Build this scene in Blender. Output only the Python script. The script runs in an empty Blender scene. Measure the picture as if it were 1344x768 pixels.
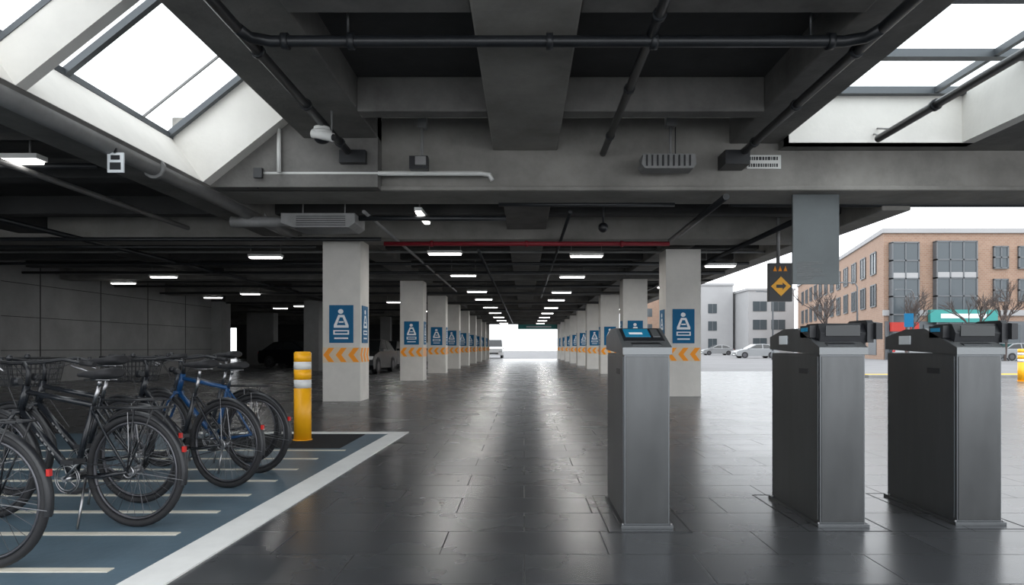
import bpy, bmesh, math, random
from mathutils import Vector, Matrix
random.seed(4)
S=bpy.context.scene
F=890.0; CX=688.0; CY=456.0; H=1.1
ZOOM=(1,672,384)
# ---------------------------------------------------------------- materials
def mat(name,col,rough=.6,metal=0,var=0.0,scale=3.0,bump=0.0,emis=0,spec=.5,col2=None,stretch=None,detail=6):
    m=bpy.data.materials.new(name); m.use_nodes=True
    nt=m.node_tree; b=nt.nodes['Principled BSDF']
    b.inputs['Base Color'].default_value=(*col,1)
    b.inputs['Roughness'].default_value=rough
    b.inputs['Metallic'].default_value=metal
    b.inputs['Specular IOR Level'].default_value=spec
    if emis:
        b.inputs['Emission Color'].default_value=(*col,1); b.inputs['Emission Strength'].default_value=emis
    if var or bump or col2:
        tc=nt.nodes.new('ShaderNodeTexCoord'); mp=nt.nodes.new('ShaderNodeMapping')
        if stretch: mp.inputs['Scale'].default_value=stretch
        nt.links.new(tc.outputs['Object'],mp.inputs[0])
        n=nt.nodes.new('ShaderNodeTexNoise'); n.inputs['Scale'].default_value=scale; n.inputs['Detail'].default_value=detail
        n.inputs['Roughness'].default_value=.65
        nt.links.new(mp.outputs[0],n.inputs['Vector'])
        r=nt.nodes.new('ShaderNodeValToRGB')
        c1=tuple(max(0,c*(1-var)) for c in col); c2=col2 or tuple(min(1,c*(1+var)) for c in col)
        r.color_ramp.elements[0].position=.3; r.color_ramp.elements[1].position=.7
        r.color_ramp.elements[0].color=(*c1,1); r.color_ramp.elements[1].color=(*c2,1)
        nt.links.new(n.outputs['Fac'],r.inputs[0]); nt.links.new(r.outputs[0],b.inputs['Base Color'])
        if bump:
            n2=nt.nodes.new('ShaderNodeTexNoise'); n2.inputs['Scale'].default_value=scale*12; n2.inputs['Detail'].default_value=4
            nt.links.new(mp.outputs[0],n2.inputs['Vector'])
            bp=nt.nodes.new('ShaderNodeBump'); bp.inputs['Strength'].default_value=bump; bp.inputs['Distance'].default_value=.02
            nt.links.new(n2.outputs['Fac'],bp.inputs['Height']); nt.links.new(bp.outputs[0],b.inputs['Normal'])
    return m
M={}
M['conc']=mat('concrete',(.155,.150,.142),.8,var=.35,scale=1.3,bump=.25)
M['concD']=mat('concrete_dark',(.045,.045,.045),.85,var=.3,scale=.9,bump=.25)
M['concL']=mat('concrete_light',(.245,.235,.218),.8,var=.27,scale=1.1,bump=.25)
M['colm']=mat('column_paint',(.66,.635,.595),.7,var=.09,scale=1.5,bump=.15)
M['plas']=mat('plaster_white',(.74,.72,.68),.8,var=.06,scale=1.5,bump=.1)
M['wallc']=mat('wall_concrete',(.22,.22,.22),.85,var=.15,scale=.8,bump=.2)
M['blk']=mat('black_plastic',(.015,.016,.019),.4)
M['rub']=mat('rubber',(.016,.016,.018),.7)
M['pipeD']=mat('pipe_dark',(.015,.017,.02),.4,var=.3,scale=4)
M['pipeG']=mat('pipe_grey',(.22,.22,.22),.5,var=.2,scale=3)
M['pipeW']=mat('pipe_white',(.7,.7,.68),.5)
M['pipeR']=mat('pipe_red',(.24,.012,.022),.5)
M['white']=mat('white_paint',(.78,.78,.76),.5)
M['steelD']=mat('gunmetal_steel',(.15,.158,.165),.34,metal=.92,var=.10,scale=1.2,stretch=(4,4,.6))
M['steelF']=mat('brushed_steel',(.095,.098,.10),.27,metal=.92,var=.22,scale=1.2,stretch=(3,3,.7))
M['steelL']=mat('head_grey',(.20,.21,.215),.36,metal=.6)
M['alu']=mat('aluminium',(.35,.35,.36),.3,metal=1)
M['rim']=mat('rim_dark',(.10,.10,.11),.35,metal=.8)
M['spoke']=mat('spoke_steel',(.16,.16,.17),.35,metal=1)
M['scr']=mat('screen_blue',(.01,.14,.25),.15,emis=.35)
M['sign']=mat('sign_blue',(.002,.115,.26),.5,spec=.2)
M['signw']=mat('sign_white',(.80,.84,.86),.5)
M['band']=mat('band_cream',(.72,.58,.42),.6)
M['oran']=mat('chevron_orange',(1.0,.34,.015),.5,spec=.3)
M['yel']=mat('bollard_yellow',(1.0,.47,.01),.4)
M['yroad']=mat('road_yellow',(.62,.36,.03),.9,var=.1,spec=.1)
M['bblu']=mat('bike_blue',(.008,.055,.16),.3)
M['bblk']=mat('bike_black',(.012,.014,.018),.25)
M['bgrn']=mat('bike_grey',(.03,.035,.045),.3)
M['refl']=mat('reflector_red',(.5,.012,.008),.3)
M['lamp']=mat('lamp_tube',(1,.98,.94),.5,emis=9)
M['car']=mat('car_black',(.008,.009,.011),.25,spec=.3)
M['carg']=mat('car_silver',(.26,.27,.28),.3,metal=.3)
M['carw']=mat('car_white',(.8,.8,.8),.3)
M['cglass']=mat('car_glass',(.015,.018,.02),.12)
M['head']=mat('headlight',(.6,.6,.6),.2)
M['wglass']=mat('window_glass',(.06,.075,.085),.15)
M['frame']=mat('window_frame',(.11,.12,.13),.5)
M['skf']=mat('skylight_frame',(.09,.10,.11),.4,metal=.3)
M['teal']=mat('teal_sign',(.04,.29,.27),.5)
M['redp']=mat('red_sign',(.45,.03,.02),.5)
M['pale']=mat('pale_render',(.34,.34,.345),.8,var=.06,scale=.3)
M['bark']=mat('bark',(.07,.055,.05),.9)
M['board']=mat('board_grey',(.115,.13,.135),.45,metal=.2,var=.1,scale=2)
def brickmat():
    m=bpy.data.materials.new('facade_brick'); m.use_nodes=True; nt=m.node_tree; b=nt.nodes['Principled BSDF']
    tc=nt.nodes.new('ShaderNodeTexCoord'); sp=nt.nodes.new('ShaderNodeSeparateXYZ'); cb=nt.nodes.new('ShaderNodeCombineXYZ')
    ad=nt.nodes.new('ShaderNodeMath'); ad.operation='ADD'
    nt.links.new(tc.outputs['Object'],sp.inputs[0]); nt.links.new(sp.outputs[0],ad.inputs[0]); nt.links.new(sp.outputs[1],ad.inputs[1])
    nt.links.new(ad.outputs[0],cb.inputs[0]); nt.links.new(sp.outputs[2],cb.inputs[1])
    br=nt.nodes.new('ShaderNodeTexBrick'); br.inputs['Scale'].default_value=1.5
    br.inputs['Color1'].default_value=(.27,.165,.115,1); br.inputs['Color2'].default_value=(.32,.205,.145,1); br.inputs['Mortar'].default_value=(.31,.26,.22,1)
    nt.links.new(cb.outputs[0],br.inputs['Vector']); nt.links.new(br.outputs[0],b.inputs['Base Color']); b.inputs['Roughness'].default_value=.85
    return m
M['brick']=brickmat()
def floormat(name,c1,c2,mort,r0):
    m=bpy.data.materials.new(name); m.use_nodes=True; nt=m.node_tree; b=nt.nodes['Principled BSDF']; L=nt.links.new
    tc=nt.nodes.new('ShaderNodeTexCoord')
    br=nt.nodes.new('ShaderNodeTexBrick'); br.inputs['Scale'].default_value=1.0
    br.inputs['Brick Width'].default_value=.9; br.inputs['Row Height'].default_value=.45; br.inputs['Mortar Size'].default_value=.004
    br.inputs['Mortar Smooth'].default_value=.5
    br.inputs['Color1'].default_value=(*c1,1); br.inputs['Color2'].default_value=(*c2,1); br.inputs['Mortar'].default_value=(*mort,1)
    L(tc.outputs['Object'],br.inputs['Vector'])
    mx=nt.nodes.new('ShaderNodeMix'); mx.data_type='RGBA'; mx.blend_type='MULTIPLY'; mx.inputs[0].default_value=.45
    n2=nt.nodes.new('ShaderNodeTexNoise'); n2.inputs['Scale'].default_value=5; n2.inputs['Detail'].default_value=8
    L(tc.outputs['Object'],n2.inputs['Vector'])
    L(br.outputs[0],mx.inputs[6]); L(n2.outputs['Fac'],mx.inputs[7]); L(mx.outputs[2],b.inputs['Base Color'])
    n=nt.nodes.new('ShaderNodeTexNoise'); n.inputs['Scale'].default_value=1.1; n.inputs['Detail'].default_value=4
    L(tc.outputs['Object'],n.inputs['Vector'])
    ra=nt.nodes.new('ShaderNodeMath'); ra.operation='MULTIPLY_ADD'; ra.inputs[1].default_value=.10; ra.inputs[2].default_value=r0-.05; L(n.outputs['Fac'],ra.inputs[0])
    rb=nt.nodes.new('ShaderNodeMath'); rb.operation='MULTIPLY_ADD'; rb.inputs[1].default_value=.28; L(br.outputs['Fac'],rb.inputs[0]); L(ra.outputs[0],rb.inputs[2])
    L(rb.outputs[0],b.inputs['Roughness'])
    a=nt.nodes.new('ShaderNodeMath'); a.operation='MULTIPLY'; a.inputs[1].default_value=-1.0; L(br.outputs['Fac'],a.inputs[0])
    bp=nt.nodes.new('ShaderNodeBump'); bp.inputs['Strength'].default_value=.22; bp.inputs['Distance'].default_value=.003
    L(a.outputs[0],bp.inputs['Height']); L(bp.outputs[0],b.inputs['Normal'])
    b.inputs['Specular IOR Level'].default_value=.75
    return m
M['floor']=floormat('floor_tiles',(.052,.056,.062),(.063,.067,.073),(.018,.018,.020),.27)
M['pave']=mat('street_paving',(.20,.20,.205),.9,var=.12,scale=.4,bump=.1,spec=.1)
M['bluep']=mat('blue_floor_paint',(.085,.135,.175),.45,var=.18,scale=1.6,bump=.1)
M['asph']=mat('asphalt_dark',(.022,.024,.027),.9,var=.3,scale=14,bump=.4,spec=.2)
M['line']=mat('line_white',(.82,.82,.80),.55,var=.05,scale=5)
M['line2']=mat('line_cream',(.66,.63,.54),.6,var=.1,scale=5)
def glassmat():
    m=bpy.data.materials.new('skylight_glass'); m.use_nodes=True; nt=m.node_tree; nt.nodes.clear()
    o=nt.nodes.new('ShaderNodeOutputMaterial'); t=nt.nodes.new('ShaderNodeBsdfTransparent'); g=nt.nodes.new('ShaderNodeBsdfGlossy'); x=nt.nodes.new('ShaderNodeMixShader')
    t.inputs[0].default_value=(.96,.98,.98,1); x.inputs[0].default_value=.05; g.inputs['Roughness'].default_value=.05
    nt.links.new(t.outputs[0],x.inputs[1]); nt.links.new(g.outputs[0],x.inputs[2]); nt.links.new(x.outputs[0],o.inputs[0]); return m
M['glass']=glassmat()
# ---------------------------------------------------------------- mesh builder
class MB:
    def __init__(s): s.v=[];s.f=[];s.m=[];s.sm=[];s.ms=[]
    def mi(s,k):
        if k not in s.ms: s.ms.append(k)
        return s.ms.index(k)
    def face(s,idx,k,sm=False): s.f.append(idx); s.m.append(s.mi(k)); s.sm.append(sm)
    def box(s,x0,x1,y0,y1,z0,z1,k):
        if x0>x1:x0,x1=x1,x0
        if y0>y1:y0,y1=y1,y0
        if z0>z1:z0,z1=z1,z0
        b=len(s.v); s.v+=[(x,y,z) for z in (z0,z1) for y in (y0,y1) for x in (x0,x1)]
        for q in [(0,2,3,1),(4,5,7,6),(0,1,5,4),(2,6,7,3),(0,4,6,2),(1,3,7,5)]: s.face([b+i for i in q],k)
    def prism(s,poly,axis,a,b_,k,kcap=None):
        def P(p,t): return {'x':(t,p[0],p[1]),'y':(p[0],t,p[1]),'z':(p[0],p[1],t)}[axis]
        n=len(poly); b=len(s.v); s.v+=[P(p,a) for p in poly]+[P(p,b_) for p in poly]
        s.face([b+i for i in range(n)],kcap or k); s.face([b+n+i for i in reversed(range(n))],kcap or k)
        for i in range(n):
            j=(i+1)%n; s.face([b+i,b+n+i,b+n+j,b+j],k)
    def tube(s,pts,r,k,n=8,closed=False,caps=True):
        pts=[Vector(p) for p in pts]; N=len(pts); rs=r if isinstance(r,(list,tuple)) else [r]*N
        b=len(s.v); prev=None
        for i,p in enumerate(pts):
            if closed: t=(pts[(i+1)%N]-pts[i-1])
            else: t=pts[min(i+1,N-1)]-pts[max(i-1,0)]
            t.normalize()
            if prev is None:
                up=Vector((0,0,1)) if abs(t.z)<.9 else Vector((1,0,0))
                u=t.cross(up).normalized()
            else: u=(prev-t*prev.dot(t)).normalized()
            prev=u; w=t.cross(u)
            for j in range(n):
                a=2*math.pi*j/n+math.pi/n; s.v.append(tuple(p+(u*math.cos(a)+w*math.sin(a))*rs[i]))
        for i in range(N if closed else N-1):
            i2=(i+1)%N
            for j in range(n):
                j2=(j+1)%n; s.face([b+i*n+j,b+i*n+j2,b+i2*n+j2,b+i2*n+j],k,n>4)
        if caps and not closed:
            s.face([b+j for j in reversed(range(n))],k); s.face([b+(N-1)*n+j for j in range(n)],k)
    def ring(s,c,R,r,k,N=40,n=8,axis='y'):
        c=Vector(c); pts=[]
        for i in range(N):
            a=2*math.pi*i/N
            d={'y':(math.cos(a),0,math.sin(a)),'z':(math.cos(a),math.sin(a),0),'x':(0,math.cos(a),math.sin(a))}[axis]
            pts.append(c+Vector(d)*R)
        s.tube(pts,r,k,n,closed=True)
    def sphere(s,c,r,k,n=12,sc=(1,1,1)):
        b=len(s.v)
        for i in range(n+1):
            t=math.pi*i/n
            for j in range(n*2):
                a=math.pi*j/n; s.v.append((c[0]+r*sc[0]*math.sin(t)*math.cos(a),c[1]+r*sc[1]*math.sin(t)*math.sin(a),c[2]+r*sc[2]*math.cos(t)))
        for i in range(n):
            for j in range(2*n):
                j2=(j+1)%(2*n); s.face([b+i*2*n+j,b+(i+1)*2*n+j,b+(i+1)*2*n+j2,b+i*2*n+j2],k,True)
    def obj(s,name,loc=(0,0,0),rot=(0,0,0),bevel=0,seg=2):
        me=bpy.data.meshes.new(name); me.from_pydata(s.v,[],s.f); 
        for k in s.ms: me.materials.append(M[k])
        me.polygons.foreach_set('material_index',s.m); me.polygons.foreach_set('use_smooth',s.sm)
        me.update()
        bm_=bmesh.new(); bm_.from_mesh(me); bmesh.ops.recalc_face_normals(bm_,faces=bm_.faces[:]); bm_.to_mesh(me); bm_.free(); me.update()
        o=bpy.data.objects.new(name,me); S.collection.objects.link(o); o.location=loc; o.rotation_euler=rot
        if bevel:
            bm=o.modifiers.new('b','BEVEL'); bm.width=bevel; bm.segments=seg; bm.limit_method='ANGLE'; bm.angle_limit=math.radians(40)
        return o
# ---------------------------------------------------------------- ground
g=MB(); g.box(-32,6.6,-6,66,-.2,0,'floor'); g.box(6.6,80,-6,24.5,-.2,0,'floor'); g.box(6.6,14,24.5,31,-.2,0,'floor'); g.obj('floor')
g=MB(); g.box(14,90,24.5,31,-.2,-.0,'pave'); g.box(6.6,160,31,66,-.2,0,'pave'); g.box(-70,160,66,220,-.2,0,'pave'); g.obj('street_ground')
g=MB(); g.prism([(12.5,24.8),(60,24.8),(60,31),(12.5,27.6)],'z',.0,.012,'yroad')
g.box(12.4,60,24.4,24.8,0,.10,'pipeG'); g.obj('yellow_kerb_marking')
g=MB(); g.box(-12,-1.66,2,8.62,0,.004,'bluep'); g.obj('bike_bay_floor_marking')
def quadstrip(mb,p,q,w,k,z0=.004,z1=.008):
    p=Vector(p);q=Vector(q);d=(q-p).normalized();n=Vector((-d.y,d.x))*w/2
    mb.prism([tuple(p-n),tuple(q-n),tuple(q+n),tuple(p+n)][::1],'z',z0,z1,k)
g=MB(); quadstrip(g,(-1.80,2.0),(-1.60,8.76),.22,'line',0,.009)
quadstrip(g,(-4.5,8.68),(-1.49,8.68),.17,'line',0,.0095); g.obj('white_line_marking')
g=MB(); g.box(-3.9,-2.0,7.35,8.55,.004,.007,'asph'); g.obj('bollard_asphalt_patch')
g=MB()
for y in (3.33,3.98,4.51,5.02,5.56,6.08,6.66,7.2): g.box(-5.6,-2.03 if y<7 else -1.9,y-.03,y+.03,.004,.008,'line2')
g.obj('bike_stall_lines')
# ---------------------------------------------------------------- near ceiling
R=(-3.18,4.47);Lf=(-4.5,3.42);GR=(-3.68,5.07);GL=(-4.95,4.05)
g=MB()
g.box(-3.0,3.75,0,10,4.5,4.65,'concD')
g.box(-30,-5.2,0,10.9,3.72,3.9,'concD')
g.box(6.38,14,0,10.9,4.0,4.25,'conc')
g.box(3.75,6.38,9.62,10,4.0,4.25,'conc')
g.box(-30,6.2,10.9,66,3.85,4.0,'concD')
g.obj('ceiling')
def beam(name,*bx,k='conc'):
    g=MB(); g.box(*bx,k); return g.obj(name,bevel=.02)
beam('ceiling_beam',-.46,.49,0,10,4.0,4.5,k='concL')
for y in (2.9,5.75,8.5): 
    beam('ceiling_beam',-2.1,-.46,y,y+.26,4.06,4.5); beam('ceiling_beam',.49,3.02,y,y+.26,4.06,4.5)
beam('ceiling_beam',-3.17,-2.1,0,10,4.1,4.65)
beam('ceiling_beam',3.02,3.75,0,10,4.1,4.8)
g=MB(); g.prism([(-5.2,3.4),(-2.1,3.4),(-2.1,4.65),(-3.0,4.65),R,Lf,(-5.2,3.42)],'y',9.72,10.0,'conc'); g.obj('wall_skylight_gable')
g=MB(); g.box(-5.2,14,10.0,10.9,3.4,4.5,'concL'); g.box(-4.6,14,9.93,10.0,3.4,3.47,'concL'); g.obj('ceiling_beam',bevel=.02)
g=MB(); g.prism([(-5.3,3.36),(-4.52,3.36),(-4.5,3.41),(-4.98,4.0),(-5.3,4.0)],'y',0,9.72,'conc'); g.box(-5.3,-4.52,9.72,13.9,3.36,3.86,'conc'); g.obj('ceiling_beam')
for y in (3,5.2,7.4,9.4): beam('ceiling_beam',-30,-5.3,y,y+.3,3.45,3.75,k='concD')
g=MB(); g.prism([R,GR,GL,Lf],'y',9.5,9.72,'plas')
g.prism([Lf,GL,(GL[0]-.1,GL[1]+.02),(Lf[0]-.1,Lf[1]+.02)],'y',1.5,9.72,'plas')
g.prism([R,GR,(GR[0]+.15,GR[1]+.12),(R[0]+.15,R[1]+.12)],'y',1.5,9.72,'plas')
g.obj('wall_skylight_reveal')
def lerp(a,b,t): return tuple(a[i]+(b[i]-a[i])*t for i in range(len(a)))
g=MB()
a=[R,lerp(R,GR,.5),lerp(Lf,GL,.5),Lf]; g.prism(a,'y',6.0,6.13,'plas')
g.prism([lerp(R,GR,.5),lerp(R,GR,.57),lerp(Lf,GL,.57),lerp(Lf,GL,.5)],'y',5.99,6.14,'skf')
g.obj('trim_skylight_rib')
g=MB()
def P(c,y): return (c[0],y,c[1])
for y in (9.44,7.3,5.1,3.0,1.6): g.tube([P(GL,y),P(GR,y)],.055,'skf',4)
for c in (GL,GR,): g.tube([P(c,1.5),P(c,9.5)],.05,'skf',4)
g.tube([P(lerp(GL,GR,.02),8.75),P(lerp(GL,GR,1),8.75)],.018,'pipeG',4)
up=.07
g.v+=[P((GL[0]-.04,GL[1]+up),1.5),P((GR[0]-.04,GR[1]+up),1.5),P((GR[0]-.04,GR[1]+up),9.5),P((GL[0]-.04,GL[1]+up),9.5)]
n=len(g.v); g.face([n-4,n-3,n-2,n-1],'glass')
g.obj('window_1')
g=MB(); g.box(3.75,6.38,9.6,9.8,4.0,4.72,'plas'); g.box(6.2,6.38,1,9.6,4.0,4.72,'plas'); g.obj('wall_skylight_reveal')
g=MB()
for y in (9.5,8.3,6.9,5.0): g.box(3.75,6.2,y,y+.13,4.66,4.76,'skf')
for x in (5.75,): g.box(x,x+.07,1,9.6,4.67,4.75,'skf')
g.box(3.75,6.2,1,9.6,4.78,4.79,'glass')
g.obj('window_2')
# ---------------------------------------------------------------- deep structure
LY=[13.8,22.4,28.8,34.8,40.8,46.8,52.8,58.8,64.6]; RY=[15.2,21.8,28.2,34.4,40.6,46.8,52.8,58.8,64.6]
def zb(y0,y1,x0=-30,x1=6.2,z=3.3,k='conc'): beam('ceiling_beam',x0,x1,y0,y1,z,3.86,k=k)
zb(13.8,14.6,k='concL')
for y in RY[1:]: zb(y+.1,y+.7)
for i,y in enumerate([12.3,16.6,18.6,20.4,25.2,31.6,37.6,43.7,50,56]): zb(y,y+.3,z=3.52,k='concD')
beam('ceiling_beam',-4.05,-3.4,14.6,66,3.42,3.86); beam('ceiling_beam',3.25,3.9,14.6,66,3.42,3.86)
beam('ceiling_beam',-.35,.45,10.9,66,3.5,3.86)
beam('ceiling_beam',5.75,6.22,10.9,66,3.3,4.0,k='concL')
for x in (-10,-15.5): beam('ceiling_beam',x-.3,x+.3,10.9,66,3.42,3.86,k='concD')
def column(x0,x1,y0,dep,signs=True,h=3.3):
    g=MB(); w=x1-x0
    g.box(x0,x1,y0,y0+dep,0,h,'colm' if signs else 'wallc')
    if signs:
        cx=(x0+x1)/2
        def decor(T,wid):
            def pb(poly,k,out):
                n=len(poly); b=len(g.v); g.v+=[T(a,z,out) for a,z in poly]+[T(a,z,-.01) for a,z in poly]
                g.face([b+i for i in range(n)],k); g.face([b+n+i for i in reversed(range(n))],k)
                for i in range(n): g.face([b+i,b+n+i,b+n+(i+1)%n,b+(i+1)%n],k)
            hw=wid/2
            pb([(-hw,.79),(hw,.79),(hw,1.10),(-hw,1.10)],'band',.004)
            n=3; cw=wid/n*.98
            for i in range(n):
                c=-hw+wid*(i+.5)/n; 
                pb([(c-cw*.46,.945),(c-.02*cw,.80),(c+cw*.44,.80),(c+cw*.0,.945),(c+cw*.44,1.09),(c-.02*cw,1.09)],'oran',.007)
            s=.245
            pb([(-s,1.19),(s,1.19),(s,1.96),(-s,1.96)],'sign',.014)
            pb([(-.15,1.50),(.15,1.50),(.15,1.55),(-.15,1.55)],'signw',.017)
            pb([(-.15,1.55),(-.09,1.55),(-.03,1.71),(-.06,1.76)],'signw',.018)
            pb([(.15,1.55),(.06,1.76),(.03,1.71),(.09,1.55)],'signw',.018)
            pb([(-.06,1.71),(.06,1.71),(.06,1.76),(-.06,1.76)],'signw',.0185)
            pb([(.055*math.cos(t*math.pi/5)-.01,1.83+.05*math.sin(t*math.pi/5)) for t in range(10)],'signw',.017)
            pb([(-.05,1.60),(.05,1.60),(.05,1.63),(-.05,1.63)],'signw',.0175)
            pb([(-.16,1.36),(.16,1.36),(.16,1.45),(-.16,1.45)],'signw',.017)
            pb([(-.13,1.385),(.13,1.385),(.13,1.425),(-.13,1.425)],'sign',.019)
            pb([(-.14,1.27),(.14,1.27),(.14,1.30),(-.14,1.30)],'signw',.017)
        decor(lambda a,z,o:(cx+a,y0-o,z),w)
        cy=y0+dep/2
        if x0<0: decor(lambda a,z,o:(x1+o,cy+a,z),dep)
        else: decor(lambda a,z,o:(x0-o,cy-a,z),dep)
    return g.obj('concrete_column')
for i,y in enumerate(LY): column(-4.1,-3.34,y,.78)
for i,y in enumerate(RY): column(3.18,3.96,y,.78,h=3.3)
for y in (32,40,49,58): column(-10.4,-9.7,y,.7,False)
column(-15.9,-14.5,32.5,1.0,False); column(-17.6,-15.9,43,.8,False); column(-15.0,-14.2,17.6,.8,False)
g=MB(); g.box(-15.3,-15,-2,32.5,0,3.85,'wallc'); g.box(-30,-15.9,32.5,32.8,0,3.85,'wallc'); g.obj('wall_left')
g=MB(); 
for y in range(0,32,3): g.box(-15.0,-14.985,y,y+.03,0,3.7,'concD')
for z in (1.0,2.0,3.0): g.box(-15.0,-14.985,-2,32.5,z,z+.02,'concD')
g.obj('trim_1')
g=MB(); g.box(-30.3,-30,32.5,66,0,4,'wallc')
g.obj('wall_left')
g=MB(); g.box(-30,-28.9,66,66.3,0,4,'concD'); g.box(-28,-5.2,66,66.3,0,4,'concD'); g.box(-28.9,-28,66,66.3,3,4,'concD'); g.obj('wall_back')
g=MB(); g.box(-.6,3.3,65.2,65.35,2.85,3.3,'teal'); g.box(.2,2.6,65.18,65.2,3.0,3.15,'signw'); g.obj('exit_sign')
# ---------------------------------------------------------------- ceiling lights
def fixture(x,y,z=3.2,w=.78,long=False):
    g=MB()
    if long: g.box(x-.06,x+.06,y-w/2,y+w/2,z+.03,z+.09,'white'); g.box(x-.045,x+.045,y-w/2+.03,y+w/2-.03,z,z+.03,'lamp'); g.box(x-.01,x+.01,y-.4,y-.38,z+.09,3.9,'pipeG')
    else:
        g.box(x-w/2,x+w/2,y-.1,y+.1,z+.03,z+.09,'white'); g.box(x-w/2+.03,x+w/2-.03,y-.08,y+.08,z,z+.03,'lamp')
        g.box(x-.36,x-.345,y-.01,y+.01,z+.09,3.9,'pipeG'); g.box(x+.345,x+.36,y-.01,y+.01,z+.09,3.9,'pipeG')
    g.obj('ceiling_light')
for y in (15.4,20.1,25.9,30.2,36.2,42,48,54,60): fixture(-1.8,y); fixture(1.45,y+.4)
for y in (16.0,24.5,32,40,48,56): fixture(-6.1,y)
for y in (20.5,27,35,44): fixture(-10.9 if y<28 else -11.5,y); fixture(-13.3,y+2)
for y in (17.3,23.5,30,37,44): fixture(5.0,y,z=3.15)
fixture(-1.75,11.72,3.32,1.1,True)
fixture(-6.4,8.3,3.36,1.0)
# ---------------------------------------------------------------- pipes
def pipe(pts,r,k,name='ceiling_pipe',clamps=0):
    g=MB(); g.tube(pts,r,k,12)
    if clamps and len(pts)==2:
        a=Vector(pts[0]);b=Vector(pts[1]);n=clamps;d=(b-a).normalized()
        for i in range(n):
            p=a+(b-a)*((i+.5)/n); g.tube([p-d*.03,p+d*.03],r*1.35,k,12)
    return g.obj(name)
pipe([(-2.5,0,3.88),(-2.5,9.9,3.88)],.05,'pipeD',clamps=7)
pipe([(3.12,0,3.88),(3.12,9.9,3.88)],.05,'pipeD',clamps=7)
pts=[(-2.5,5.9,3.88),(-2.46,6.08,3.88),(-2.3,6.16,3.88),(2.9,6.16,3.88),(3.07,6.08,3.88),(3.12,5.9,3.88)]
pipe(pts,.052,'pipeD')
g=MB(); 
for x in (-2.2,-1.6,.2,1.15,2.75): g.tube([(x,6.16,3.88),(x+.06,6.16,3.88)],.075,'pipeD',12)
for x in (-1.6,2.6): g.tube([(x,6.16,3.88),(x,6.16,4.5)],.012,'pipeD',6)
g.obj('pipe_clamps')
pipe([(1.15,0,3.93),(1.15,9.9,3.93)],.045,'pipeD',clamps=6)
pipe([(4.75,1.5,3.9),(4.75,9.1,3.9)],.05,'pipeD',clamps=3)
g=MB(); g.tube([(4.75,9.0,3.9),(4.95,9.6,4.12)],.012,'pipeG',6); g.tube([(4.75,8.7,3.9),(5.0,9.6,4.2)],.012,'pipeG',6); g.obj('pipe_bracket')
pipe([(-3.75,9.75,3.6),(-.62,9.75,3.6),(-.5,9.75,3.58),(-.46,9.75,3.5)],.035,'pipeW')
pipe([(-3.5,9.68,4.22),(-3.5,9.68,3.6)],.03,'pipeW')
g=MB(); g.box(-3.86,-3.74,9.66,9.84,3.52,3.66,'blk'); g.tube([(-3.83,9.75,3.6),(-3.83,9.75,3.38)],.012,'blk'); g.obj('pipe_valve')
pipe([(-4.6,0,3.33),(-4.6,13.5,3.33)],.10,'pipeG',clamps=4)
pipe([(-6.2,2,3.3),(-6.2,12.5,3.3)],.04,'pipeG'); pipe([(-9,7,3.3),(-9,30,3.3)],.05,'pipeD')
pipe([(-2.9,11.3,3.25),(-.3,11.3,3.25)],.045,'pipeD')
pipe([(-.4,10.6,3.33),(2.35,10.6,3.33)],.03,'pipeD')
pipe([(-2.8,13.55,3.17),(2.9,13.55,3.17)],.045,'pipeR',clamps=3)
pipe([(-14,13.3,3.22),(-2.8,13.3,3.22)],.04,'pipeD'); pipe([(-14,13.65,3.12),(-4.2,13.65,3.12)],.025,'pipeD')
pipe([(2.95,9.9,3.3),(2.95,13.7,3.25)],.05,'pipeD'); pipe([(.75,11,3.3),(.75,30,3.3)],.03,'pipeD')
pipe([(3.3,10.93,3.40),(13.5,10.93,3.40)],.04,'pipeD'); pipe([(4.6,11.2,3.25),(4.6,40,3.25)],.05,'pipeD'); pipe([(-1.0,14.8,3.22),(-1.0,60,3.22)],.035,'pipeD')
pipe([(-2.6,11,3.3),(-2.6,26,3.25)],.03,'pipeG')
for y in (17.5,19.6,24,27,33,39): pipe([(-14.5,y,3.26),(5.8,y,3.26)],.04,'pipeD')
for y in (16.2,21): pipe([(-14.5,y,3.38),(5.8,y,3.38)],.03,'pipeG')
for y in (2.2,4.4,6.4,8.6): pipe([(-14.5,y,3.4),(-5.4,y,3.4)],.035,'pipeD')
g=MB(); g.prism([(-3.95,3.02+.1),(-3.75,3.0+.05),(-2.85,3.05),(-2.75,3.12),(-2.75,3.28),(-3.95,3.28)],'y',11.0,11.7,'pipeG')
g.tube([(-3.95,11.35,3.2),(-4.9,11.35,3.2)],.09,'pipeG',12)
for i in range(5): g.box(-3.7,-2.9,10.985,11.0,3.08+i*.035,3.09+i*.035,'blk')
for x in (-3.7,-3.0): g.box(x,x+.02,11.3,11.32,3.28,3.85,'pipeG')
g.obj('air_conditioning_unit',bevel=.012)
g=MB(); c=(-2.52,8.45,3.70)
g.tube([(c[0],c[1],3.84),(c[0],c[1],3.80)],.10,'pipeW',16); g.tube([(c[0],c[1],3.80),(c[0],c[1],3.72)],.12,'pipeW',20); g.sphere((c[0],c[1],3.71),.10,'blk',10,(1,1,.75))
g.tube([(c[0]-.1,c[1]-.05,3.75),(c[0]+.17,c[1]-.12,3.68)],.055,'pipeW',12); g.tube([(c[0]+.17,c[1]-.12,3.68),(c[0]+.19,c[1]-.125,3.676)],.04,'blk',12)
g.tube([(c[0]+.12,c[1],3.8),(c[0]+.12,c[1],4.05)],.012,'pipeG')
g.obj('security_camera')
g=MB(); x=2.02
g.prism([(x-.34,3.60),(x+.34,3.60),(x+.38,3.66),(x+.36,3.80),(x-.36,3.80),(x-.38,3.66)],'y',9.45,9.75,'pipeG')
for i in range(9): g.box(x-.32+i*.075,x-.30+i*.075,9.43,9.45,3.63,3.78,'blk')
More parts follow.
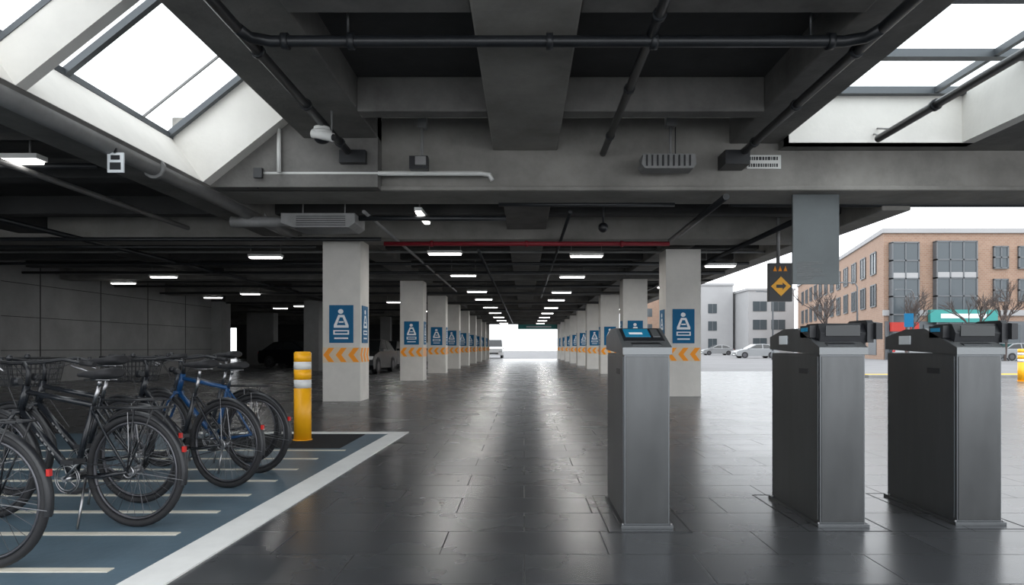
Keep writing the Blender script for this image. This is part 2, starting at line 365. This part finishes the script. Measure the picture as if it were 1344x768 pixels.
g.tube([(x+.05,9.6,3.8),(x+.05,9.6,4.25)],.02,'pipeG'); g.tube([(x+.12,9.6,3.8),(x+.12,9.6,4.25)],.008,'blk'); g.box(x-.02,x+.12,9.53,9.67,4.22,4.5,'pipeG')
g.obj('hanging_floodlight')
g=MB(); x=-1.48; g.box(x-.14,x+.12,9.55,9.7,3.62,3.80,'blk'); g.box(x-.05,x+.1,9.5,9.56,3.66,3.78,'pipeG'); g.tube([(x+.03,9.62,3.8),(x+.03,9.62,4.25)],.025,'pipeG'); g.box(x-.02,x+.1,9.56,9.68,4.2,4.5,'pipeG'); g.obj('junction_box')
g=MB(); g.box(-2.62,-2.25,9.6,9.98,3.72,3.9,'blk'); g.obj('junction_box'); g=MB(); g.box(2.85,3.2,9.6,9.98,3.7,3.9,'blk'); g.obj('junction_box')
def textsign(x0,x1,y,z0,z1,name,rows=2):
    g=MB(); g.box(x0,x1,y-.02,y,z0,z1,'pipeW'); random.seed(7)
    for r in range(rows):
        h=(z1-z0)/rows; x=x0+.02
        while x<x1-.05:
            w=random.uniform(.015,.04); g.box(x,min(x+w,x1-.02),y-.024,y-.02,z0+h*r+h*.25,z0+h*r+h*.75,'blk'); x+=w+.012
    return g.obj(name)
textsign(3.28,3.78,9.998,3.73,3.93,'text_sign')
g=MB(); g.box(-4.60,-4.42,7.48,7.5,3.03,3.25,'signw'); g.box(-4.57,-4.45,7.475,7.48,3.06,3.14,'blk'); g.box(-4.56,-4.46,7.475,7.48,3.17,3.22,'blk'); g.box(-4.53,-4.50,7.48,7.5,3.24,3.3,'blk'); g.obj('text_sign')
g=MB(); g.sphere((1.4,12.0,3.22),.09,'blk'); g.tube([(1.4,12,3.25),(1.4,12,3.85)],.02,'pipeD'); g.obj('dome_camera')
g=MB(); g.box(4.04,4.74,10.2,10.24,2.05,3.45,'board')
for i in range(14): g.box(4.10,4.10+random.uniform(.2,.5),10.195,10.2,2.12+i*.02,2.126+i*.02,'pipeG')
g.obj('hanging_information_board',bevel=.004)
g=MB(); y=13.0; x=4.92
g.box(x-.22,x+.22,y,y+.12,1.98,2.72,'blk'); g.tube([(x-.03,y+.06,2.72),(x-.03,y+.06,3.86)],.035,'pipeG')
g.prism([(x,2.08),(x+.19,2.27),(x,2.46),(x-.19,2.27)],'y',y-.012,y,'yel')
g.prism([(x-.09,2.24),(x+.03,2.24),(x+.03,2.2),(x+.1,2.28),(x+.03,2.34),(x+.03,2.3),(x-.09,2.3)],'y',y-.018,y-.012,'blk')
for i in range(3): g.prism([(x-.15+i*.1,2.56),(x-.08+i*.1,2.56),(x-.115+i*.1,2.66)],'y',y-.01,y,'oran')
g.obj('hanging_direction_sign')
# ---------------------------------------------------------------- bollard
def bollard(x,y,r=.1,h=1.05):
    g=MB(); g.tube([(x,y,0.0),(x,y,.015)],r*1.12,'yel',28)
    for a,b,k in ((0,.62,'yel'),(.62,.72,'white'),(.72,.84,'yel'),(.84,.93,'white'),(.93,h-.02,'yel')): g.tube([(x,y,a),(x,y,b)],r,k,32,caps=True)
    g.tube([(x,y,h-.02),(x,y,h-.008),(x,y,h)],[r,r*.93,r*.8],'yel',32); g.obj('yellow_bollard')
bollard(-2.62,8.02); bollard(16.15,22,.12)
# ---------------------------------------------------------------- ticket machines
def machine(x,y,reader,w=.275):
    D=.80; g=MB()
    g.box(0,w,0,D,.02,1.06,'steelD')
    g.box(.008,w-.008,-.005,.0,.03,1.045,'steelF')
    g.box(-.005,0,.02,D-.02,.04,1.045,'steelD')
    g.box(-.02,w+.02,-.02,D+.02,0,.02,'steelD')
    for px in (-.016,w+.004): 
        for py in (.0,D-.04): g.tube([(px+.006,py,.018),(px+.006,py,.03)],.008,'alu',6)
    prof=[(-.02,1.055),(D+.012,1.085),(D+.012,1.175),(.55,1.225),(.32,1.225),(-.02,1.10)]
    g.prism(prof,'x',-.012,w+.012,'steelL','steelD')
    def sl(t,o): 
        d=Vector((.34,.125)); n=Vector((-.125,.34)).normalized(); p=Vector((-.02,1.10))+d*t+n*o; return (p.x,p.y)
    def panel(x0,x1,t0,t1,k,o=.004): g.prism([sl(t0,0),sl(t1,0),sl(t1,o),sl(t0,o)],'x',x0,x1,k)
    panel(.01,w-.01,.30,.97,'blk',.003); panel(.03,w-.085,.50,.92,'scr',.006); panel(.06,w-.13,.62,.72,'signw',.007)
    panel(w-.07,w-.025,.5,.9,'steelL',.006); panel(.05,w-.05,.08,.2,'steelD',.006)
    g.box(-.008,-.004,.16,.30,.93,.965,'blk')
    if reader:
        g.prism([(.08,1.10),(.30,1.10),(.30,1.235),(.26,1.25),(.10,1.25),(.06,1.19)],'x',.03,w+.04,'blk')
        g.prism([(.05,1.13),(.32,1.13),(.32,1.255),(.28,1.27),(.07,1.27),(.05,1.25)],'x',w+.04,w+.08,'blk')
        g.prism([(.02,1.15),(.2,1.15),(.2,1.27),(.02,1.25)],'x',w+.08,w+.12,'blk')
        g.box(.06,w+.0,.054,.062,1.17,1.235,'cglass'); g.box(-.012,.03,.12,.27,1.16,1.238,'blk'); g.box(-.016,-.012,.15,.25,1.20,1.225,'scr')
        g.tube([(w+.02,.1,1.05),(w+.05,.12,1.12)],.012,'blk')
        g.box(-.018,-.012,.48,.62,1.12,1.18,'signw')
    g.obj('ticket_machine',(x,y,0),bevel=.005)
machine(.608,4.12,False); machine(1.81,4.15,True); machine(2.68,4.2,True)
g=MB()
for x0,y0 in ((.50,4.02),(1.70,4.05),(2.57,4.1)):
    for a in ((x0,x0+.5,y0,y0+.008),(x0,x0+.5,y0+1.0,y0+1.008),(x0,x0+.008,y0,y0+1.0),(x0+.492,x0+.5,y0,y0+1.0)): g.box(*a,.0,.002,'blk')
g.obj('floor_access_frame')
# ---------------------------------------------------------------- bicycles
def bicycle(x,y,yaw,fr='bblk',basket=False,rack=True,lean=0,straight=False,seat=.93,steer=0):
    g=MB(); W=.335
    for hx in (0,1.06):
        c=(hx,0,W+.012)
        g.ring(c,W-.012,.022,'rub',48,10); g.ring(c,W-.042,.011,'rim' ,48,6)
        g.tube([(hx,-.045,c[2]),(hx,.045,c[2])],.02,'alu',10)
        for s in (-1,1): g.tube([(hx,s*.03,c[2]),(hx,s*.033,c[2])],.032,'alu',12)
        for i in range(28):
            a=2*math.pi*i/28; b=a+(.55 if i%4<2 else -.55); s=1 if i%2 else -1
            g.tube([(hx+.028*math.cos(b),s*.028,c[2]+.028*math.sin(b)),(hx+(W-.05)*math.cos(a),0,c[2]+(W-.05)*math.sin(a))],.0014,'spoke',4,caps=False)
        if hx==0: arc=[1.0+(3.35-1.0)*i/24 for i in range(25)]
        else: arc=[.35+(3.1-.35)*i/24 for i in range(25)]
        rr=W+.024; b0=len(g.v)
        sec=((-.028,-.012),(0,.004),(.028,-.012),(.026,-.015),(0,.0),(-.026,-.015))
        for t in arc:
            for yy,dr in sec: g.v.append((hx+(rr+dr)*math.cos(t),yy,c[2]+(rr+dr)*math.sin(t)))
        for i in range(24):
            for j in range(6): j2=(j+1)%6; g.face([b0+i*6+j,b0+i*6+j2,b0+i*6+6+j2,b0+i*6+6+j],'blk',j in (0,1,3,4))
        for t in (arc[5],arc[-2]): 
            for s in (-1,1): g.tube([(hx,s*.05,c[2]),(hx+rr*math.cos(t),s*.028,c[2]+(rr)*math.sin(t))],.0025,'alu',4)
    ax=W+.012
    BB=(.44,0,.29); SC=(.30,0,.74); HT=(.80,0,.86); HB=(.85,0,.70); 
    T=g.tube
    T([BB,SC],.018,fr,10); T([SC,(.262,0,.865)],.013,'alu',8); T([HB,BB],.023,fr,10)
    T([(.812,0,.82),SC] if not straight else [(.83,0,.76),(.62,0,.56),(.41,0,.39)],.018,fr,10)
    T([HT,HB],.024,fr,10)
    for s in (-1,1):
        T([(.43,s*.03,.29),(.2,s*.05,.31),(0,s*.06,ax)],.011,fr,8); T([(SC[0],s*.015,SC[2]-.03),(0,s*.06,ax)],.009,fr,8)
        T([(.855,s*.03,.69),(.93,s*.055,.60),(1.0,s*.055,.46),(1.06,s*.055,ax)],.012,fr,8)
    T([(.85,-.05,.69),(.85,.05,.69)],.017,fr,8)
    for sy in (-1,1):
        for i in range(5):
            t=.35+i*.07; p=Vector(HB).lerp(Vector(BB),t); q=Vector(HB).lerp(Vector(BB),t+.045); T([(p.x,sy*.019,p.z),(q.x,sy*.019,q.z)],.007,'pipeG',5)
    T([(.44,-.07,.29),(.44,.08,.29)],.02,'alu',10)
    for r in (.09,.075): g.ring((.44,.055,.29),r,.004,'alu',28,5)
    for i in range(5): a=i*1.257; T([(.44,.055,.29),(.44+.085*math.cos(a),.055,.29+.085*math.sin(a))],.004,'alu',5)
    T([(.44,.055,.385),(0,.055,ax+.035)],.005,'blk',4); T([(.44,.055,.198),(0,.055,ax-.035)],.005,'blk',4)
    g.ring((0,.055,ax),.035,.006,'alu',16,5)
    T([(.44,-.075,.29),(.56,-.08,.17)],.009,'alu',6); T([(.44,.075,.29),(.32,.08,.41)],.009,'alu',6)
    g.box(.52,.61,-.18,-.09,.155,.18,'blk'); g.box(.27,.36,.09,.18,.40,.425,'blk')
    sc=[(.125,.05,.012,.02),(.14,.085,.014,.032),(.18,.098,.01,.036),(.23,.08,.004,.034),(.29,.045,.0,.028),(.36,.026,.002,.020),(.41,.016,-.002,.013)]
    b0=len(g.v); n=12
    for (sx,hw,dz,hh) in sc:
        for j in range(n):
            a=2*math.pi*j/n; g.v.append((sx,hw*math.cos(a),seat+dz+hh*math.sin(a)))
    for i in range(len(sc)-1):
        for j in range(n): g.face([b0+i*n+j,b0+i*n+(j+1)%n,b0+(i+1)*n+(j+1)%n,b0+(i+1)*n+j],'rub',True)
    g.face([b0+j for j in range(n)],'rub'); g.face([b0+(len(sc)-1)*n+j for j in range(n)],'rub')
    T([(.262,0,.86),(.255,0,seat-.03)],.013,'alu',8)
    for s in (-1,1): T([(.16,s*.03,seat-.03),(.35,s*.02,seat-.03)],.004,'alu',5)
    cs,sn=math.cos(math.radians(steer)),math.sin(math.radians(steer)); ox=.80
    def st(p): dx=p[0]-ox; return (ox+dx*cs-p[1]*sn,dx*sn+p[1]*cs,p[2])
    T([HT,st((.785,0,.95)),st((.84,0,1.0))],.015,'blk',8)
    if straight: bar=[(.74,.31,1.03),(.79,.2,1.02),(.83,.08,1.0),(.83,-.08,1.0),(.79,-.2,1.02),(.74,-.31,1.03)]
    else: bar=[(.60,.30,.985),(.72,.29,.995),(.80,.22,1.02),(.84,.08,1.0),(.84,-.08,1.0),(.80,-.22,1.02),(.72,-.29,.995),(.60,-.30,.985)]
    bar=[st(p) for p in bar]
    T(bar,.012,'blk',8)
    for s in (0,-1):
        a=Vector(bar[s]); b=Vector(bar[1 if s==0 else -2]); T([a,b],.018,'rub',10)
        d=(b-a); p=a+d*1.2; T([p,p+Vector((.06,0,-.02)),a+Vector((.05,0,-.045))],.006,'alu',5)
        T([p,p+Vector((0,0,.03))],.014,'blk',6)
    g.sphere(st((.77,.12,1.035)),.02,'blk',6)
    T([st((.87,0,.88)),st((.92,0,.88))],[.02,.033],'blk',10); T([st((.92,0,.88)),st((.924,0,.88))],.03,'head',10)
    T([st((.76,.22,1.0)),st((.9,.15,.98)),(.9,.04,.85),(.86,.02,.72)],.003,'blk',4); T([st((.76,-.22,1.0)),st((.88,-.15,.95)),(.86,-.04,.80),(.6,-.02,.52)],.003,'blk',4)
    if rack:
        for s in (-1,0,1): T([(.24,s*.06,.73),(-.22,s*.06,.735)],.006,'blk',6)
        for xx in (.2,.05,-.1,-.22): T([(xx,-.06,.735),(xx,.06,.735)],.005,'blk',5)
        for s in (-1,1): T([(-.05,s*.065,.73),(0,s*.065,ax)],.005,'blk',5); T([(-.18,s*.065,.73),(0,s*.065,ax)],.005,'blk',5)
    t=2.75; px,pz=(W+.035)*math.cos(t),ax+(W+.035)*math.sin(t)
    g.box(px-.010,px+.008,-.010,.010,pz-.017,pz+.017,'refl')
    T([(.30,.06,.30),(.25,.17,.016)],.008,'alu',6)
    if basket:
        b=(.90,1.15,-.15,.15,.82,1.02)
        for i in range(6):
            f=i/5; z=b[4]+(b[5]-b[4])*f; q=.03*f
            T([st((b[0]-q,b[2]-q,z)),st((b[1]+q,b[2]-q,z)),st((b[1]+q,b[3]+q,z)),st((b[0]-q,b[3]+q,z))],.003 if i<5 else .008,'blk',5,closed=True)
        for i in range(12):
            u=i/11
            for s in (2,3):
                yb=b[s]; q=-.03 if s==2 else .03
                T([st((b[0]+(b[1]-b[0])*u,yb,b[4])),st((b[0]-.03+(b[1]-b[0]+.06)*u,yb+q,b[5]))],.0026,'blk',4)
            for s in (0,1):
                xb=b[s]; q=-.03 if s==0 else .03
                T([st((xb,b[2]+(b[3]-b[2])*u,b[4])),st((xb+q,b[2]-.03+(b[3]-b[2]+.06)*u,b[5]))],.0026,'blk',4)
            T([st((b[0],b[2]+(b[3]-b[2])*u,b[4])),st((b[1],b[2]+(b[3]-b[2])*u,b[4]))],.0026,'blk',4)
        T([(.86,0,.82),st((1.03,0,.82))],.01,'blk',5)
    g.obj('bicycle',(x,y,0),(math.radians(lean),0,math.pi-math.radians(yaw)))
bicycle(-2.66,3.36,8,'bgrn')
bicycle(-2.38,4.15,12,'bblk',seat=.93,steer=-12)
bicycle(-2.72,4.78,12,'bblk',True,seat=1.0,steer=-18)
bicycle(-2.33,5.30,18,'bblk',True,seat=.96,rack=False,steer=-15,straight=True)
bicycle(-2.34,5.92,18,'bblu',straight=False,seat=.93,steer=-15,rack=False)
bicycle(-2.62,6.45,16,'bgrn',seat=1.02,steer=-10)
# ---------------------------------------------------------------- cars
def car(x,y,rot,k='car',L=4.3,Wd=1.78,van=False,name='car'):
    g=MB(); hw=Wd/2
    if van:
        low=[(-L/2,.3),(L/2,.3),(L/2,.95),(L/2-.9,1.15),(L/2-1.1,1.15),(-L/2,1.15)]
        cab=[(-L/2+.02,1.15),(-L/2+.1,1.85),(L/2-1.7,1.88),(L/2-.95,1.15)]
    else:
        low=[(-L/2,.35),(-L/2+.1,.22),(L/2-.1,.22),(L/2,.38),(L/2-.02,.62),(L/2-.25,.78),(L/2-1.1,.93),(-L/2+.7,.95),(-L/2+.08,.92),(-L/2,.7)]
        cab=[(-L/2+.25,.93),(-L/2+.95,1.38),(-L/2+1.5,1.45),(L/2-1.95,1.42),(L/2-1.05,.92)]
    g.prism(low,'y',-hw,hw,k)
    n=len(cab); b=len(g.v); zb_=cab[0][1]; zt=max(c[1] for c in cab)
    def hwz(z): return hw*.97-(.16 if not van else .08)*(z-zb_)/(zt-zb_)
    for s in (-1,1): g.v+=[(c[0],s*hwz(c[1]),c[1]) for c in cab]
    g.face([b+i for i in range(n)],k); g.face([b+n+i for i in reversed(range(n))],k)
    for i in range(n):
        j=(i+1)%n; kk='cglass' if i in (0,n-2) and not (van and i==0) else k
        g.face([b+i,b+n+i,b+n+j,b+j],kk)
    cx=sum(c[0] for c in cab)/n; cz=(zb_+zt)/2
    for s in (-1,1):
        inn=[(cx+(c[0]-cx)*.86,cz+(c[1]-cz)*.76) for c in cab]
        for part in (0,1):
            pp=[]
            for c in inn: pp.append((min(c[0],cx-.04) if part==0 else max(c[0],cx+.04),c[1]))
            bb=len(g.v); q=len(pp); g.v+=[(c[0],s*(hwz(c[1])+.006),c[1]) for c in pp]+[(c[0],s*(hwz(c[1])-.01),c[1]) for c in pp]
            g.face([bb+i for i in range(q)],'cglass'); g.face([bb+q+i for i in reversed(range(q))],'cglass')
            for i in range(q): g.face([bb+i,bb+q+i,bb+q+(i+1)%q,bb+(i+1)%q],'cglass')
    for wx in (-L/2+.8,L/2-.82):
        for s in (-1,1):
            g.tube([(wx,s*(hw-.2),.32),(wx,s*(hw+.01),.32)],.32,'rub',24); g.tube([(wx,s*(hw+.01),.32),(wx,s*(hw+.02),.32)],.19,'rim',16)
            g.ring((wx,s*hw,.33),.35,.02,k if k!='carw' else 'blk',24,5)
    for s in (-1,1):
        g.box(L/2-.16,L/2+.01,s*hw*.6,s*hw*.97,.6,.74,'head'); g.box(-L/2-.01,-L/2+.1,s*hw*.7,s*hw*.98,.7,.86,'refl')
        g.box(L/2-1.25,L/2-1.1,s*hw*1.0,s*(hw*1.0+.16),.93,1.04,k)
    g.box(L/2-.05,L/2+.012,-.5,.5,.42,.56,'blk'); g.box(L/2,L/2+.02,-.25,.25,.33,.43,'signw')
    g.obj(name,(x,y,0),(0,0,math.radians(rot)))
car(-12.4,37.5,-22); car(-7.4,36,-93); car(-7.0,43,-90); car(-6.9,29.5,-92)
car(-13,50,-10)
car(-3.1,70,-90,'carw',4.2,1.8,True,'van')
car(23.5,69,180,'carg'); car(33.5,57,10,'carg'); car(41,56,0,'carg'); car(27,95,180,'carg')
# ---------------------------------------------------------------- city
g=MB(); foot=[(31.8,60),(70,60),(70,110),(46,114)]
g.prism(foot,'z',0,11.2,'brick'); g.prism([(31.6,59.8),(70,59.8),(70,110),(45.8,114)],'z',11.2,11.6,'pale')
g.box(31.7,70,59.85,60,3.9,4.4,'pale'); g.box(31.9,70,59.8,60,.0,3.4,'frame')
def win(x0,x1,z0,z1,y=59.98,nx=2,nz=2,dep=.12):
    g.box(x0,x1,y-dep,y,z0,z1,'wglass')
    for i in range(nx+1): xx=x0+(x1-x0)*i/nx; g.box(xx-.06,xx+.06,y-dep-.06,y,z0,z1,'frame')
    for i in range(nz+1): zz=z0+(z1-z0)*i/nz; g.box(x0-.06,x1+.06,y-dep-.06,y,zz-.06,zz+.06,'frame')
    for i in range(nz//2): zz=z0+(z1-z0)*(2*i+1)/nz; g.box(x0,x1,y-dep-.03,y,zz+.05,zz+.5,'pale') if nz>3 and i==1 else None
win(36.2,39.7,2.4,10.4,nx=3,nz=5,dep=.5); win(32.3,34.6,2.4,10.3,nx=2,nz=5,dep=.5)
for x in (41.5,43.7,49,53,57,61):
    for z in (5.2,8.1): win(x,x+1.2,z,z+1.9)
win(45.5,48,2.4,10.4,nx=2,nz=5,dep=.5)
for x in range(32,60,3): g.box(x+.2,x+2.7,59.7,59.82,.5,3.1,'wglass')
g.box(35.6,41.5,59.4,59.8,3.3,4.4,'teal'); g.box(36.5,40.5,59.38,59.4,3.65,4.05,'signw')
g.box(32.2,34.6,59.4,59.8,2.5,3.3,'redp'); g.box(48,53,59.4,59.8,3.3,4.2,'oran')
a=Vector((31.8,60));b=Vector((46,114)); d=(b-a).normalized(); nn=Vector((-d.y,d.x)); Ln=(b-a).length
def q3(t,o,z): p=a+d*t+nn*o; return (p.x,p.y,z)
def slab(t0,t1,z0,z1,k,o=.05):
    bb=len(g.v); g.v+=[q3(t,oo,z) for oo in (o,-.05) for (t,z) in ((t0,z0),(t1,z0),(t1,z1),(t0,z1))]
    g.face([bb,bb+1,bb+2,bb+3],k); g.face([bb+7,bb+6,bb+5,bb+4],k)
    for i in range(4): g.face([bb+i,bb+4+i,bb+4+(i+1)%4,bb+(i+1)%4],k)
t=2.5
while t<Ln-4:
    for z in (4.9,7.9):
        slab(t,t+2,z,z+2,'wglass')
        for tt in (t,t+1,t+2): g.tube([q3(tt,.07,z),q3(tt,.07,z+2)],.07,'frame',4)
        for zz in (z,z+2): g.tube([q3(t,.07,zz),q3(t+2,.07,zz)],.07,'frame',4)
    slab(t,t+3,.4,3.2,'frame'); t+=4.2
g.obj('brick_building')
def block(x0,x1,y,h,k='pale',dep=20,fl=3.2,win_w=1.6,gap=1.5,name='office_building'):
    g=MB(); g.box(x0,x1,y,y+dep,0,h,k); g.box(x0-.2,x1+.2,y-.2,y+dep,h,h+.4,'pale')
    z=1.0
    while z+2<h:
        x=x0+.8
        while x+win_w<x1: g.box(x,x+win_w,y-.08,y,z,z+1.7,'wglass'); g.box(x+win_w/2-.05,x+win_w/2+.05,y-.12,y,z,z+1.7,'frame'); x+=win_w+gap
        z+=fl
    g.obj(name)
block(30,38.5,125,12.5); block(39,47,118,11.0,win_w=2.4,gap=.8); block(24,29.5,140,13,k='brick')
def street_lamp(x,y,h=6):
    g=MB(); g.tube([(x,y,0),(x,y,h*.95),(x-.2,y,h),(x-1.0,y,h+.05)],[.09,.06,.05,.04],'frame',8); g.box(x-1.5,x-.9,y-.12,y+.12,h,h+.1,'frame'); g.tube([(x,y,0),(x,y,.8)],.13,'frame',10); g.obj('street_lamp')
street_lamp(28,57,6.5); street_lamp(33.3,58,6); street_lamp(22,60,6)
def tree(x,y,h=5.5):
    g=MB()
    def br(p,d,l,r,lev):
        q=p+d*l; g.tube([p,p+d*l*.5+Vector((random.uniform(-1,1),random.uniform(-1,1),0))*l*.04,q],[r,r*.85,r*.65],'bark',6,caps=False)
        if lev==0: return
        for i in range(4 if lev>1 else 3):
            nd=(d+Vector((random.uniform(-.8,.8),random.uniform(-.8,.8),random.uniform(-.1,.5)))).normalized()
            br(p+d*l*random.uniform(.55,1),nd,l*random.uniform(.55,.75),r*.6,lev-1)
    br(Vector((x,y,0)),Vector((0,0,1)),h*.42,.11,4); g.obj('bare_tree')
for x,y in ((24.5,55),(31,55),(36.2,54),(39,55),(43.5,54)): tree(x,y,6.5)
g=MB(); g.tube([(17,30,0),(17,30,2.6)],.04,'frame'); g.box(16.8,17.2,29.95,29.99,2.0,2.6,'sign'); g.obj('street_sign')
# ---------------------------------------------------------------- world / lights / camera
w=bpy.data.worlds.new('World'); S.world=w; w.use_nodes=True; nt=w.node_tree; bg=nt.nodes['Background']
bg.inputs[0].default_value=(.93,.965,1,1); bg.inputs[1].default_value=2.8
def area(name,loc,rot,sx,sy,p,col=(1,.98,.95)):
    l=bpy.data.lights.new(name,'AREA'); l.shape='RECTANGLE'; l.size=sx; l.size_y=sy; l.energy=p; l.color=col
    o=bpy.data.objects.new(name,l); S.collection.objects.link(o); o.location=loc; o.rotation_euler=rot
sun=bpy.data.lights.new('overcast_sun','SUN'); sun.energy=.5; sun.angle=.6; so=bpy.data.objects.new('overcast_sun',sun); S.collection.objects.link(so); so.rotation_euler=(math.radians(38),math.radians(20),0)
for y in (15.4,20.1,25.9,30.2,36.2,42,48,54,60): area('corridor_lamp_glow',(-1.8,y,3.19),(0,0,0),.7,.15,26); area('corridor_lamp_glow',(1.45,y+.4,3.19),(0,0,0),.7,.15,26)
for y in (16.0,24.5,32,40): area('corridor_lamp_glow',(-6.1,y,3.19),(0,0,0),.7,.15,22)
for y in (20.5,27): area('corridor_lamp_glow',(-10.9,y,3.19),(0,0,0),.7,.15,22)
cam=bpy.data.cameras.new('Camera'); co=bpy.data.objects.new('Camera',cam); S.collection.objects.link(co); S.camera=co
z_,px_,py_=ZOOM
co.location=(0,0,H); co.rotation_euler=(math.pi/2,0,0); cam.sensor_width=36; cam.lens=F/1344*36*z_; cam.shift_y=(CY-py_)*z_/1344; cam.shift_x=(px_-CX)*z_/1344; cam.clip_end=500
S.view_settings.view_transform='Standard'; S.view_settings.exposure=0
